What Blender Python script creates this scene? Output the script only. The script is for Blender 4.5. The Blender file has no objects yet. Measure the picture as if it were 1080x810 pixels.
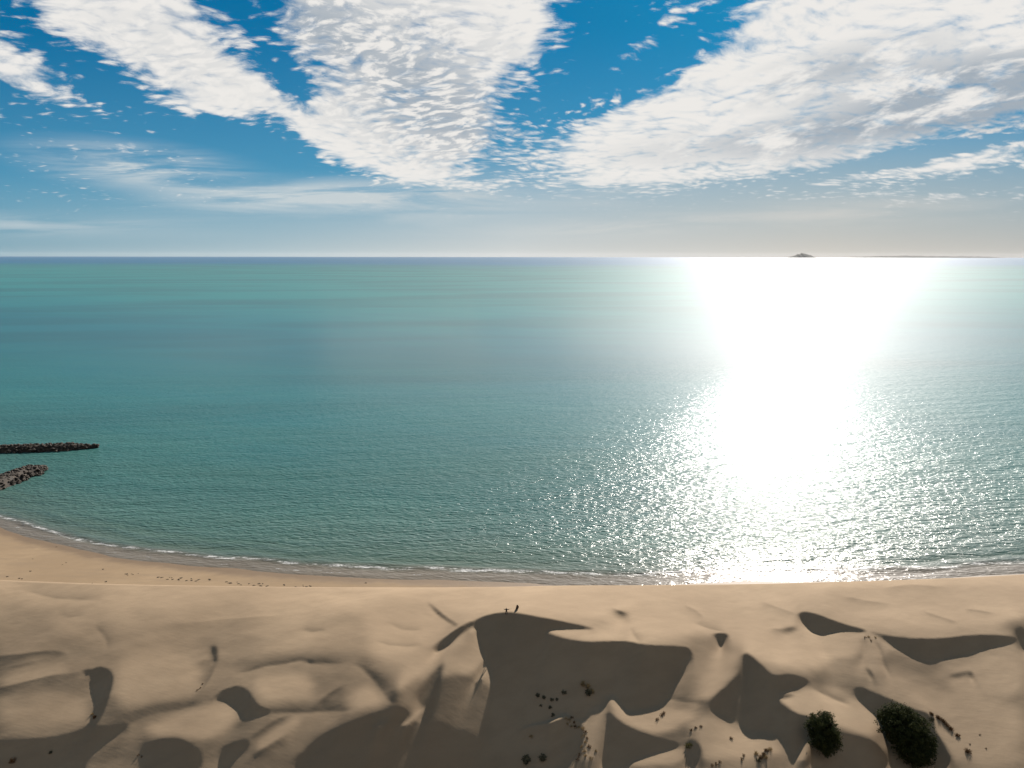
import bpy, bmesh, math, random
import numpy as np
from mathutils import Vector, Matrix, noise as mnoise

R = math.radians
C = bpy.context.scene.collection
S = bpy.context.scene
random.seed(7)
rng = np.random.default_rng(11)

# ------------------------------------------------------------------ camera
CAM_H = 110.0                      # drone height above the sea
PITCH = R(9.93)
FX = 771.0                         # focal length, for a 1080 px wide frame
cam = bpy.data.cameras.new('camera')
cam_o = bpy.data.objects.new('camera', cam)
C.objects.link(cam_o)
cam.sensor_width = 36.0
cam.lens = 36.0 * FX / 1080.0
cam.clip_start = 1.0
cam.clip_end = 300000.0
cam_o.location = (0, 0, CAM_H)
cam_o.rotation_euler = (R(90) - PITCH, R(-0.07), 0)
S.camera = cam_o

# ------------------------------------------------------------------ light
SUN_AZ, SUN_EL = R(21.5), R(30.0)
SUN = Vector((math.sin(SUN_AZ) * math.cos(SUN_EL), math.cos(SUN_AZ) * math.cos(SUN_EL), math.sin(SUN_EL)))
sun = bpy.data.lights.new('sun', 'SUN')
sun.energy = 5.0
sun.angle = R(0.53)
sun.color = (1.0, 0.925, 0.84)
sun_o = bpy.data.objects.new('sun', sun)
C.objects.link(sun_o)
sun_o.location = (300, 600, 500)
sun_o.rotation_euler = SUN.to_track_quat('Z', 'Y').to_euler()
S.view_settings.view_transform = 'Standard'
S.view_settings.look = 'None'
S.view_settings.exposure = 1.0
S.view_settings.gamma = 1.0
S.view_settings.use_curve_mapping = False
S.cycles.max_bounces = 6
S.cycles.diffuse_bounces = 3
S.cycles.glossy_bounces = 3
S.cycles.sample_clamp_indirect = 4.0
S.cycles.caustics_reflective = False


class G:
    """small helper to write node graphs as expressions"""
    def __init__(self, tree):
        self.t = tree
        self.n = tree.nodes
        self.l = tree.links

    def new(self, kind, **kw):
        nd = self.n.new(kind)
        for k, v in kw.items():
            setattr(nd, k, v)
        return nd

    def put(self, sock, v):
        if isinstance(v, bpy.types.NodeSocket):
            self.l.new(v, sock)
        elif isinstance(v, (tuple, list)) and len(v) == 3 and sock.type == 'RGBA':
            sock.default_value = (*v, 1)
        else:
            sock.default_value = v

    def m(self, op, a, b=0.0, c=0.0, clamp=False):
        nd = self.new('ShaderNodeMath', operation=op, use_clamp=clamp)
        self.put(nd.inputs[0], a); self.put(nd.inputs[1], b); self.put(nd.inputs[2], c)
        return nd.outputs[0]

    def vm(self, op, a, b=(0, 0, 0), out=0):
        nd = self.new('ShaderNodeVectorMath', operation=op)
        self.put(nd.inputs[0], a)
        if op == 'SCALE':
            self.put(nd.inputs[3], b)
        else:
            self.put(nd.inputs[1], b)
        return nd.outputs[out]

    def sep(self, v):
        nd = self.new('ShaderNodeSeparateXYZ'); self.put(nd.inputs[0], v)
        return nd.outputs

    def comb(self, x, y, z=0.0):
        nd = self.new('ShaderNodeCombineXYZ')
        self.put(nd.inputs[0], x); self.put(nd.inputs[1], y); self.put(nd.inputs[2], z)
        return nd.outputs[0]

    def noise(self, v, scale, detail=4, rough=0.5, dist=0.0, lac=2.0, col=False):
        nd = self.new('ShaderNodeTexNoise')
        self.put(nd.inputs['Vector'], v)
        nd.inputs['Scale'].default_value = scale
        nd.inputs['Detail'].default_value = detail
        nd.inputs['Roughness'].default_value = rough
        nd.inputs['Distortion'].default_value = dist
        nd.inputs['Lacunarity'].default_value = lac
        return nd.outputs[1 if col else 0]

    def step(self, v, a, b, lo=0.0, hi=1.0, smooth=True):
        nd = self.new('ShaderNodeMapRange', interpolation_type='SMOOTHSTEP' if smooth else 'LINEAR', clamp=True)
        self.put(nd.inputs[0], v)
        for i, x in enumerate((a, b, lo, hi)):
            self.put(nd.inputs[i + 1], x)
        return nd.outputs[0]

    def mix(self, f, a, b):
        nd = self.new('ShaderNodeMix', data_type='RGBA')
        self.put(nd.inputs[0], f); self.put(nd.inputs[6], a); self.put(nd.inputs[7], b)
        return nd.outputs[2]

    def mul(self, a, b):
        nd = self.new('ShaderNodeMix', data_type='RGBA', blend_type='MULTIPLY')
        nd.inputs[0].default_value = 1.0
        self.put(nd.inputs[6], a); self.put(nd.inputs[7], b)
        return nd.outputs[2]

    def add(self, a, b):
        nd = self.new('ShaderNodeMix', data_type='RGBA', blend_type='ADD')
        nd.inputs[0].default_value = 1.0
        self.put(nd.inputs[6], a); self.put(nd.inputs[7], b)
        return nd.outputs[2]

    def map(self, v, loc=(0, 0, 0), rot=(0, 0, 0), sc=(1, 1, 1), kind='TEXTURE'):
        nd = self.new('ShaderNodeMapping', vector_type=kind)
        self.put(nd.inputs[0], v)
        nd.inputs[1].default_value = loc
        nd.inputs[2].default_value = rot
        nd.inputs[3].default_value = sc
        return nd.outputs[0]

    def ramp(self, f, stops, interp='LINEAR'):
        nd = self.new('ShaderNodeValToRGB')
        cr = nd.color_ramp
        cr.interpolation = interp
        while len(cr.elements) < len(stops):
            cr.elements.new(0.5)
        for e, (p, c) in zip(cr.elements, stops):
            e.position = p
            e.color = (*c, 1)
        self.put(nd.inputs[0], f)
        return nd.outputs[0]


def to_dir(px, py):
    """direction (gnomonic u = x/y, w = z/y) seen at a point of the 1080 x 810 frame"""
    a, b = (px - 540) / FX, (405 - py) / FX
    dy = math.cos(PITCH) + b * math.sin(PITCH)
    return a / dy, (-math.sin(PITCH) + b * math.cos(PITCH)) / dy


# ------------------------------------------------------------------ sky
world = bpy.data.worlds.new('World')
S.world = world
world.use_nodes = True
wt = world.node_tree
wt.nodes.clear()
g = G(wt)
sky = g.new('ShaderNodeTexSky', sky_type='NISHITA')
sky.sun_disc = False
sky.sun_elevation = SUN_EL
sky.sun_rotation = SUN_AZ
sky.altitude = 100
sky.air_density = 1.0
sky.dust_density = 0.6
sky.ozone_density = 3.0
d = g.new('ShaderNodeTexCoord').outputs['Generated']
dx, dy, dz = g.sep(d)
dyc = g.m('MAXIMUM', dy, 0.05)
u = g.m('DIVIDE', dx, dyc)
w = g.m('DIVIDE', dz, dyc)
uw = g.comb(u, w)
front = g.step(dy, 0.05, 0.45)
zz = g.m('ADD', g.m('MAXIMUM', dz, 0.0), 0.20)
plane = g.comb(g.m('DIVIDE', dx, zz), g.m('DIVIDE', dy, zz))       # cloud layer overhead
ELL = [  # where the cloud banks lie: centre, radii, tilt, weight
    (430, 40, 190, 130, 0, 1.25), (445, 140, 130, 62, 10, 1.05), (520, 10, 120, 80, 0, .85), (390, 150, 110, 40, 15, .55),
    (175, 45, 190, 62, 25, 1.25), (240, 100, 100, 36, 8, .75), (120, 10, 130, 50, 10, .8),
    (20, 75, 95, 38, 12, .75), (70, 108, 60, 14, 12, .45), (-60, 40, 120, 50, 10, .7),
    (830, 112, 310, 72, -15, 1.35), (960, 60, 230, 95, -14, 1.2), (690, 135, 170, 46, -14, .9), (800, 165, 200, 34, -4, .6), (1090, 90, 160, 90, -10, .9),
    (975, 178, 190, 17, -9, .85), (1010, 207, 130, 7, -6, .6), (940, 203, 70, 6, -4, .6),
    (675, 48, 60, 15, -35, .75), (725, 8, 45, 16, -20, .7), (775, 48, 75, 30, -25, .75), (820, 10, 60, 22, -10, .55),
    (250, 62, 26, 60, -52, -.45), (305, 85, 24, 70, -38, -.8), (420, -90, 200, 140, 0, 1.1), (980, -80, 240, 120, -10, 1.1), (640, -60, 60, 150, 20, -.6), (640, 60, 120, 50, -20, -.35), (262, 152, 75, 32, 14, -1.0), (285, 126, 40, 13, 22, -.6), (350, 148, 75, 26, 14, .6), (440, 186, 95, 18, 4, .5), (520, 196, 60, 10, 0, .4), (650, 190, 110, 9, -3, .45), (240, 120, 60, 12, 10, .4), (60, 55, 100, 18, 30, -.35),
    (760, 170, 120, 10, -3, -.3), (980, 160, 160, 9, -11, -.8),
]
M = None
for cx, cy, rx, ry, an, wgt in ELL:
    cu, cw = to_dir(cx, cy)
    v = g.map(uw, (cu, cw, 0), (0, 0, -R(an)), (rx / FX * 1.02, ry / FX * 1.05, 1))
    gr = g.new('ShaderNodeTexGradient', gradient_type='QUADRATIC_SPHERE')
    g.put(gr.inputs[0], v)
    k = g.m('MULTIPLY', g.m('POWER', gr.outputs['Fac'], 0.5), wgt)
    M = k if M is None else g.m('ADD', M, k)
above = g.step(w, 0.46, 0.70)
M = g.m('MINIMUM', M, 0.98)
big = g.noise(plane, 0.8, 3, 0.5)
rest = g.step(big, g.m('ADD', 0.42, g.m('MULTIPLY', g.m('SUBTRACT', 1.0, front), 0.05)), 0.68, 0.0, 0.85)
M = g.m('ADD', g.m('MULTIPLY', M, g.m('SUBTRACT', 1.0, above)), g.m('MULTIPLY', rest, above))
M = g.m('ADD', g.m('MULTIPLY', M, front), g.m('MULTIPLY', rest, g.m('SUBTRACT', 1.0, front)))
warp = g.vm('ADD', plane, g.vm('SCALE', g.noise(plane, 2.2, 3, 0.5, col=True), 0.30))
n1 = g.noise(warp, 6.5, 9, 0.68)
n2 = g.noise(g.map(warp, (3, 1, 0), (0, 0, R(24)), (1.0, 0.62, 1)), 22.0, 5, 0.65)
vor = g.new('ShaderNodeTexVoronoi', feature='SMOOTH_F1')
g.put(vor.inputs['Vector'], g.map(warp, (0, 0, 0), (0, 0, R(-18)), (1.0, 0.7, 1)))
vor.inputs['Scale'].default_value = 19.0
vor.inputs['Smoothness'].default_value = 0.6
puff = g.m('SUBTRACT', 0.5, vor.outputs['Distance'])              # rounded cloudlets
nn = g.m('ADD', g.m('ADD', g.m('MULTIPLY', n1, 0.58), g.m('MULTIPLY', n2, 0.42)), g.m('MULTIPLY', puff, 0.28))
nn = g.m('SUBTRACT', nn, 0.03)
dens = g.m('ADD', M, g.m('MULTIPLY', g.m('SUBTRACT', nn, 0.5), g.step(M, 0.3, 0.98, 3.8, 1.9)))
cov = g.step(dens, 0.17, 1.0)
# thin veils low over the horizon
veilv = g.comb(g.m('MULTIPLY', u, 2.2), g.m('MULTIPLY', w, 26.0))
vn = g.noise(veilv, 1.6, 5, 0.6, 0.6)
VEIL = [(150, 178, 150, 26, 7, 1.1), (330, 208, 190, 20, -2, 1.1), (470, 215, 130, 30, -4, .6), (640, 240, 220, 16, -3, .6), (880, 225, 260, 20, -4, .4), (640, 205, 120, 20, -8, .35), (20, 238, 300, 16, 0, .4)]
V = None
for cx, cy, rx, ry, an, wgt in VEIL:
    cu, cw = to_dir(cx, cy)
    v = g.map(uw, (cu, cw, 0), (0, 0, -R(an)), (rx * 1.2 / FX, ry * 1.3 / FX, 1))
    gr = g.new('ShaderNodeTexGradient', gradient_type='QUADRATIC_SPHERE')
    g.put(gr.inputs[0], v)
    k = g.m('MULTIPLY', g.m('POWER', gr.outputs['Fac'], 0.85), wgt)
    V = k if V is None else g.m('ADD', V, k)
veil = g.m('MULTIPLY', V, g.step(vn, 0.36, 0.64, 0.12, 1.7), clamp=True)
veil = g.m('MULTIPLY', g.m('MULTIPLY', veil, front), 0.95)
# cloud colour: sun-lit white, grey where the layer is thick
gn = g.noise(warp, 7.0, 5, 0.6)
def grey_patch(lst):
    Q = None
    for cx, cy, rx, ry, an, wgt in lst:
        cu, cw = to_dir(cx, cy)
        v = g.map(uw, (cu, cw, 0), (0, 0, -R(an)), (rx / FX, ry / FX, 1))
        gr = g.new('ShaderNodeTexGradient', gradient_type='QUADRATIC_SPHERE')
        g.put(gr.inputs[0], v)
        k = g.m('MULTIPLY', g.m('POWER', gr.outputs['Fac'], 0.5), wgt)
        Q = k if Q is None else g.m('ADD', Q, k)
    return g.m('MINIMUM', Q, 1.0)


mott = g.noise(g.map(warp, (0, 0, 0), (0, 0, R(-30)), (1.0, 0.7, 1)), 16.0, 5, 0.62)
streak = g.noise(g.map(uw, (0, 0, 0), (0, 0, R(14)), (0.13, 0.038, 1)), 1.0, 7, 0.66, 0.25)
QA = grey_patch([(420, 70, 170, 100, 20, .95), (480, 130, 110, 60, 20, .7), (330, 25, 80, 50, 20, .7), (200, 60, 150, 50, 20, .3)])
QD = grey_patch([(960, 115, 200, 48, -14, 1.2), (890, 72, 150, 30, -14, .8), (1060, 95, 140, 60, -10, 1.0), (780, 150, 160, 24, -6, .6)])
grey = g.m('MAXIMUM', g.m('MULTIPLY', QA, g.step(g.m('SUBTRACT', mott, g.m('MULTIPLY', puff, 0.22)), 0.38, 0.56, 0.0, 0.9)), g.m('MULTIPLY', QD, g.step(streak, 0.38, 0.54)))
grey = g.m('MULTIPLY', g.m('MULTIPLY', grey, front), 0.92)
CL = 8.6
cloud = g.mix(grey, (0.98 * CL, 0.955 * CL, 0.92 * CL), (0.38 * CL, 0.455 * CL, 0.53 * CL))
skyc = g.mul(sky.outputs[0], (0.012, 0.15, 0.25))
skyc = g.add(skyc, (0.0, 0.92, 1.9))
mid = g.m('POWER', g.step(w, 0.02, 0.30, 1.0, 0.0, smooth=False), 1.4)      # paler air lower down
skyc = g.mix(g.m('MULTIPLY', mid, 0.80), skyc, (1.5, 4.1, 5.8))
hz = g.step(w, 0.0, g.m('ADD', 0.115, g.m('MULTIPLY', g.step(u, -0.25, 0.35), 0.09)), 1.0, 0.0, smooth=False)
hz = g.m('POWER', hz, 1.15)
side = g.step(u, -0.35, 0.55)
hcol = g.ramp(g.step(u, -0.7, 0.7, smooth=False), [(0.0, (0.24, 0.39, 0.46)), (0.25, (0.40, 0.51, 0.55)), (0.5, (0.63, 0.64, 0.62)), (0.8, (0.62, 0.575, 0.51)), (1.0, (0.54, 0.51, 0.46))])
hcol = g.mul(hcol, (10.0, 10.0, 10.0))
skyc = g.mix(g.m('MULTIPLY', hz, 0.97), skyc, hcol)
back = g.step(dy, 0.15, -0.25)
skyc = g.mix(g.m('MULTIPLY', back, 0.55), skyc, (2.75, 2.5, 2.1))  # warm neutral veil added to the unseen sky behind, sets the fill in shade
skyc = g.mix(veil, skyc, g.mix(side, (0.66 * CL, 0.74 * CL, 0.77 * CL), (0.78 * CL, 0.75 * CL, 0.70 * CL)))
covh = g.m('MULTIPLY', cov, g.step(w, 0.03, 0.11))
skyc = g.mix(covh, skyc, cloud)
bg = g.new('ShaderNodeBackground')
g.put(bg.inputs[0], skyc)
bg.inputs[1].default_value = 0.05
out = g.new('ShaderNodeOutputWorld')
g.l.new(bg.outputs[0], out.inputs[0])
world.cycles.sampling_method = 'MANUAL'
world.cycles.sample_map_resolution = 1024


# ------------------------------------------------------------------ helpers
def tag(o, label=None, cat=None, group=None, kind=None):
    if label: o['label'] = label
    if cat: o['category'] = cat
    if group: o['group'] = group
    if kind: o['kind'] = kind
    return o


def link_mesh(name, me, mat, parent=None, smooth=False):
    o = bpy.data.objects.new(name, me)
    C.objects.link(o)
    if mat: me.materials.append(mat)
    if parent: o.parent = parent
    if smooth:
        me.polygons.foreach_set('use_smooth', [True] * len(me.polygons))
    return o


def grid_mesh(name, X, Y, Z, mat):
    """heightfield mesh from 2-D arrays"""
    ny, nx = X.shape
    me = bpy.data.meshes.new(name)
    co = np.stack([X, Y, Z], -1).reshape(-1, 3).astype(np.float32)
    i = np.arange(ny * nx).reshape(ny, nx)
    q = np.stack([i[:-1, :-1], i[:-1, 1:], i[1:, 1:], i[1:, :-1]], -1).reshape(-1, 4)
    me.vertices.add(len(co)); me.vertices.foreach_set('co', co.ravel())
    me.loops.add(q.size); me.loops.foreach_set('vertex_index', q.ravel().astype(np.int32))
    me.polygons.add(len(q))
    me.polygons.foreach_set('loop_start', np.arange(0, q.size, 4, dtype=np.int32))
    me.polygons.foreach_set('loop_total', np.full(len(q), 4, dtype=np.int32))
    me.update(calc_edges=True)
    me.validate()
    return link_mesh(name, me, mat, smooth=True)


def new_mat(name, rough=0.9, spec=0.2):
    m = bpy.data.materials.new(name)
    m.use_nodes = True
    t = m.node_tree
    b = t.nodes['Principled BSDF']
    b.inputs['Roughness'].default_value = rough
    b.inputs['Specular IOR Level'].default_value = spec
    return m, G(t), b


def project(x, y, z):
    """frame coordinates (1080 x 810) of a point in the place"""
    zc = z - CAM_H
    dep = y * math.cos(PITCH) - zc * math.sin(PITCH)
    up = y * math.sin(PITCH) + zc * math.cos(PITCH)
    return 540 + FX * x / dep, 405 - FX * up / dep


def ground(px, py, z=0.0):
    uu, ww = to_dir(px, py)
    Y = (z - CAM_H) / ww
    return uu * Y, Y


def vnoise(x, y, seed=0):
    """smooth value noise on arrays"""
    r = np.random.default_rng(seed).random((256, 256))
    xi, yi = np.floor(x).astype(int), np.floor(y).astype(int)
    fx, fy = x - xi, y - yi
    fx = fx * fx * fx * (fx * (fx * 6 - 15) + 10); fy = fy * fy * fy * (fy * (fy * 6 - 15) + 10)
    a, b = r[yi % 256, xi % 256], r[yi % 256, (xi + 1) % 256]
    c, e = r[(yi + 1) % 256, xi % 256], r[(yi + 1) % 256, (xi + 1) % 256]
    return (a * (1 - fx) + b * fx) * (1 - fy) + (c * (1 - fx) + e * fx) * fy - 0.5


def fbm(x, y, octs=4, seed=0, gain=0.5):
    s, a = 0, 1.0
    for k in range(octs):
        s = s + a * vnoise(x * 2 ** k + 13.7 * k, y * 2 ** k + 7.1 * k, seed + k)
        a *= gain
    return s


# ------------------------------------------------------------------ shoreline
SHORE_PX = [(-60, 541), (0, 556), (33, 569), (83, 580), (133, 589), (200, 596.5), (267, 602.5), (360, 608.5), (425, 610.8), (484, 612.3), (520, 613.8), (600, 616.8), (652, 616.8), (711, 616), (766, 613), (880, 612), (987, 611), (1046, 606), (1080, 603.8), (1130, 601)]
sp = np.array([ground(px, py, 0.0) for px, py in SHORE_PX])
_lx, _ly = sp[0]
left = np.array([(-60000, 2600), (-3000, 1500), (-900, 640), (-480, 420)])
right = np.array([(sp[-1][0] + 150, sp[-1][1] + 30), (1200, 620), (60000, 3600)])
shore = np.vstack([left, sp, right])
shore = shore[np.argsort(shore[:, 0])]


def shore_y(x):
    return np.interp(x, shore[:, 0], shore[:, 1])


def shore_s(x):
    return (shore_y(x - 6) + shore_y(x - 3) + 2 * shore_y(x) + shore_y(x + 3) + shore_y(x + 6)) / 6


# ------------------------------------------------------------------ dunes
# the dune's seaward brow, as a line in the place
BROW_Z = 24.0
BROW_PX = [(-200, 606), (0, 610), (30, 612), (120, 619), (213, 621.6), (360, 621.7), (412, 621), (464, 618.6), (503, 617.3), (580, 617.8), (640, 618), (652, 617), (711, 616), (766, 612.5), (880, 611.5), (1007, 610), (1046, 605), (1080, 603), (1280, 594)]
bp = np.array([ground(px, py, BROW_Z) for px, py in BROW_PX])


def brow_y(x):
    return sum(np.interp(x + k, bp[:, 0], bp[:, 1]) for k in (-5, -2.5, 0, 2.5, 5)) / 5


# how each piece of slope leans to the sun: n.l targets, laid out over the dune field.
# (level, softness, outline); a level below zero is a slip face steeper than the sun is high
SH = -0.10
BASE = [(590, .66), (618, .63), (640, .50), (665, .39), (700, .30), (740, .24), (810, .21)]
LOBES = [
    # soft, gently turned slopes
    (.60, 14, [(430, 622), (640, 620), (760, 616), (860, 616), (860, 640), (760, 660), (640, 655), (560, 645), (470, 650)]),
    (.52, 12, [(380, 640), (470, 640), (480, 665), (440, 700), (390, 700)]),
    (.56, 10, [(640, 640), (760, 625), (850, 650), (880, 700), (860, 722), (800, 705), (760, 670), (700, 680), (650, 678)]),
    (.50, 12, [(870, 620), (1080, 612), (1080, 660), (960, 668), (880, 650)]),
    (.33, 10, [(0, 640), (50, 645), (60, 670), (30, 690), (0, 692)]),
    (.40, 7, [(8, 708), (45, 690), (80, 708), (40, 722), (0, 728)]),
    (.40, 9, [(0, 735), (60, 728), (95, 740), (90, 762), (0, 772)]),
    (.42, 9, [(125, 690), (205, 690), (215, 735), (140, 750), (122, 740)]),
    (.16, 4, [(222, 682), (230, 684), (230, 702), (226, 704), (220, 696)]),
    (.42, 7, [(268, 718), (330, 716), (332, 745), (285, 748), (268, 735)]),
    (.42, 6, [(375, 735), (390, 725), (405, 746), (385, 752), (360, 757)]),
    (.44, 6, [(150, 768), (215, 745), (240, 742), (255, 760), (230, 785), (160, 778)]),
    (.40, 4, [(268, 790), (310, 762), (320, 765), (300, 785), (275, 800)]),
    (.50, 5, [(418, 720), (447, 688), (470, 680), (462, 696), (440, 722), (420, 740)]),
    (.36, 7, [(472, 700), (496, 675), (503, 690), (518, 718), (520, 740), (480, 742), (468, 725)]),
    (-.04, 9, [(462, 722), (490, 716), (522, 730), (522, 760), (548, 782), (548, 818), (500, 818), (462, 792), (448, 765)]),
    (.02, 8, [(515, 765), (545, 782), (540, 810), (520, 812)]),
    (.45, 4, [(433, 769), (449, 748), (447, 756), (438, 768)]),
    (.28, 5, [(648, 650), (664, 648), (662, 658), (652, 656)]),
    (.50, 4, [(578, 673), (586, 668), (640, 668), (700, 676), (680, 684), (630, 681), (601, 678)]),
    (.30, 9, [(718, 690), (735, 680), (752, 678), (748, 700), (735, 720), (722, 725)]),
    (.46, 5, [(752, 690), (765, 690), (780, 695), (772, 716), (755, 745), (735, 748), (745, 720)]),
    (.24, 5, [(712, 745), (750, 748), (745, 758), (710, 756)]),
    (.40, 4, [(640, 736), (648, 742), (660, 758), (698, 752), (740, 760), (690, 785), (668, 770), (650, 758)]),
    (.42, 6, [(740, 758), (765, 770), (790, 785), (812, 780), (830, 805), (740, 812), (735, 790)]),
    (.16, 4, [(660, 772), (690, 782), (712, 782), (720, 772), (735, 778), (724, 790), (690, 790)]),
    (.40, 3, [(668, 808), (690, 802), (722, 792), (724, 812), (660, 814)]),
    (.46, 5, [(820, 743), (845, 735), (880, 730), (905, 745), (925, 755), (930, 785), (890, 775), (855, 766), (835, 762)]),
    (.30, 6, [(880, 702), (905, 690), (910, 712), (880, 715)]),
    (.44, 5, [(862, 680), (880, 672), (905, 672), (912, 690), (900, 700), (870, 700)]),
    (.26, 4, [(826, 668), (842, 667), (840, 672), (826, 673)]),
    (.20, 6, [(942, 686), (965, 698), (1000, 700), (985, 722), (950, 715), (930, 700)]),
    (.36, 6, [(1000, 712), (1050, 690), (1080, 690), (1080, 740), (1000, 740)]),
    (.36, 10, [(930, 725), (1000, 735), (1080, 740), (1080, 812), (1020, 812), (990, 760)]),
    (.18, 3, [(998, 718), (1014, 714), (1024, 712), (1024, 716), (1010, 721)]),
    (.36, 4, [(985, 768), (1005, 775), (1025, 790), (1010, 812), (1000, 800)]),
    (.22, 6, [(1060, 660), (1090, 655), (1090, 672), (1066, 672)]),
    (.10, 8, [(960, 790), (990, 785), (1005, 812), (960, 812)]),
]
CREASE = [  # narrow dark lines: level, softness, outline
    (-.06, .8, [(450, 637), (453, 640), (468, 653), (484, 664), (480, 664), (463, 654)]),
    (-.08, .8, [(456, 690), (474, 675), (486, 668), (500, 660), (497, 667), (478, 680), (464, 688)]),
    (-.04, .8, [(497, 730), (504, 714), (513, 699), (514, 702), (506, 718)]),
    (-.06, 2.0, [(438, 741), (452, 722), (466, 703), (469, 702), (464, 725), (456, 755), (446, 764), (440, 762), (446, 748)]),
    (-.05, .8, [(222, 683), (229, 684), (229, 701), (227, 702)]),
    (.02, .8, [(322, 702), (330, 703), (334, 706), (328, 707)]),
    (-.04, .8, [(86, 708), (96, 706), (97, 712), (92, 713)]),
    (-.05, .8, [(1021, 713), (1026, 714), (1026, 721), (1023, 721)]),
    (.03, 1.2, [(998, 718), (1014, 715), (1022, 714), (1020, 717), (1008, 720)]),
    (-.04, .8, [(912, 708), (918, 712), (922, 722), (917, 718)]),
    (-.05, .8, [(820, 743), (832, 741), (840, 741), (826, 745)]),
    (-.05, 1.0, [(650, 648), (657, 650), (660, 653), (652, 651)]),
    (-.05, 3.0, [(1068, 668), (1082, 664), (1090, 690), (1078, 692), (1072, 680)]),
]
SHADOW = [
    # the big slip face below the person
    (SH, .9, [(497, 664), (509, 655.7), (520, 652.6), (534, 650.4), (546, 650.8), (557, 652.6), (583, 657.4), (609, 662.6), (630, 667.6), (612, 668), (586, 668.4), (577, 671), (582, 675), (601, 680.4), (628, 683.5), (665, 682.6), (680, 687.4), (714, 688.7)]
        + [(728, 690), (731, 700), (722, 717), (712, 731), (703, 746), (690, 752), (660, 755), (655, 748), (648, 737), (641, 740), (637, 748), (630, 756), (612, 765), (600, 757), (578, 765), (547, 772), (540, 790), (526, 788), (517, 776), (517, 756), (522, 738), (520, 716), (509, 692), (504, 676), (502, 668)]),
    (-.14, 1.0, [(547, 773.5), (580, 767), (600, 762), (612, 768), (618, 780), (606, 812), (535, 812), (540, 790)]),
    (-.07, 4.0, [(300, 820), (331, 790), (345, 778), (360, 771), (385, 761), (400, 755), (420, 750), (434, 753), (440, 766), (450, 768), (470, 770), (500, 780), (520, 790), (545, 800), (545, 825)]),
    (SH, .9, [(752, 675), (760, 674), (769, 675), (765, 684), (760, 689.8), (757, 683)]),
    (SH, 1.4, [(783, 697), (789, 697), (800, 707), (808, 715), (814, 721), (820, 722), (833, 720.6), (846, 724), (855, 728), (846, 733), (833, 735), (822, 741), (818, 746), (830, 756), (842, 764), (856, 766), (868, 772), (866, 800), (850, 805), (838, 812), (836, 800), (828, 790), (813, 779), (800, 778.5), (790, 778.5), (772, 766), (756, 757), (748, 752), (756, 741), (770, 730), (782, 715)]),
    (SH, 1.0, [(640, 754), (650, 764), (662, 772), (678, 780), (697, 786.7), (722, 793), (699, 799.6), (670, 805), (660, 814), (634, 814), (638, 780)]),
    (SH, .9, [(725, 788), (730, 787), (736, 790), (740, 800), (736, 814), (724, 814)]),
    (SH, .8, [(841, 653), (849, 650.6), (862, 654), (886, 662), (914, 668.7), (913, 671), (890, 671), (876, 674), (868, 676.6), (857, 674), (847, 664)]),
    (-.05, 1.2, [(914, 668.5), (937, 674.5), (968, 677.8), (994, 677.8), (1023, 674.7), (1046, 674.6), (1072, 677), (1074, 682), (1046, 688), (1020, 695), (992, 699.6), (979, 701.4), (961, 696), (943, 685.6), (930, 676)]),
    (SH, 1.4, [(900, 738), (902, 733), (907, 730), (924, 736.6), (940, 743), (962, 752), (981, 757), (984, 775), (996, 790), (1004, 814), (936, 814), (937, 790), (931, 775), (926, 760), (915, 752)]),
    (SH, 2.0, [(856, 778), (885, 780), (900, 783), (915, 785), (926, 791), (934, 801), (938, 816), (838, 816), (854, 790)]),
    (SH, 1.0, [(96, 707), (107, 703.4), (117, 707), (119.5, 716), (115, 733), (109, 748), (103, 760), (97, 765), (98, 755), (102, 745), (100, 735), (95, 718)]),
    (SH, .9, [(226, 742), (236, 732), (252, 727.8), (262, 732), (268, 743), (275, 751.5), (290, 758.5), (257, 762.6), (251, 752), (243, 745.5), (235, 741.5)]),
    (SH, 2.0, [(-20, 782), (30, 779), (60, 776), (80, 771), (97, 764), (112, 767), (140, 764), (128, 774), (113, 781), (97, 791), (90, 803), (87, 818), (-20, 818)]),
    (SH, 2.0, [(146, 787), (165, 783), (187, 780.5), (200, 788), (212, 797), (214, 816), (166, 816)]),
    (SH, 2.0, [(232, 794), (250, 788), (262, 785), (263, 794), (250, 803), (242, 816), (234, 816)]),
]
LITTLE = [  # small lit tongues standing clear of the shade
    (.55, .8, [(546, 772), (575, 765), (590, 757), (599, 756), (601, 760), (585, 766), (560, 771)]),
    (.42, 1.3, [(424, 769), (436, 759), (449, 748), (448, 755), (438, 766), (428, 773)]),
    (.22, 2.5, [(395, 770), (405, 764), (418, 760), (412, 768), (400, 776)]),
    (.24, 1.2, [(622, 752), (640, 747), (638, 770), (632, 808), (612, 806), (616, 775)]),
    (.40, 1.0, [(642, 746), (644, 738), (649, 737), (655, 747), (664, 757), (655, 758)]),
    (.40, 1.2, [(836, 812), (846, 795), (853, 783), (856, 795), (852, 812)]),
    (.50, .8, [(495, 668), (500, 667), (504, 670), (501, 674), (496, 672)]),
]
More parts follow.
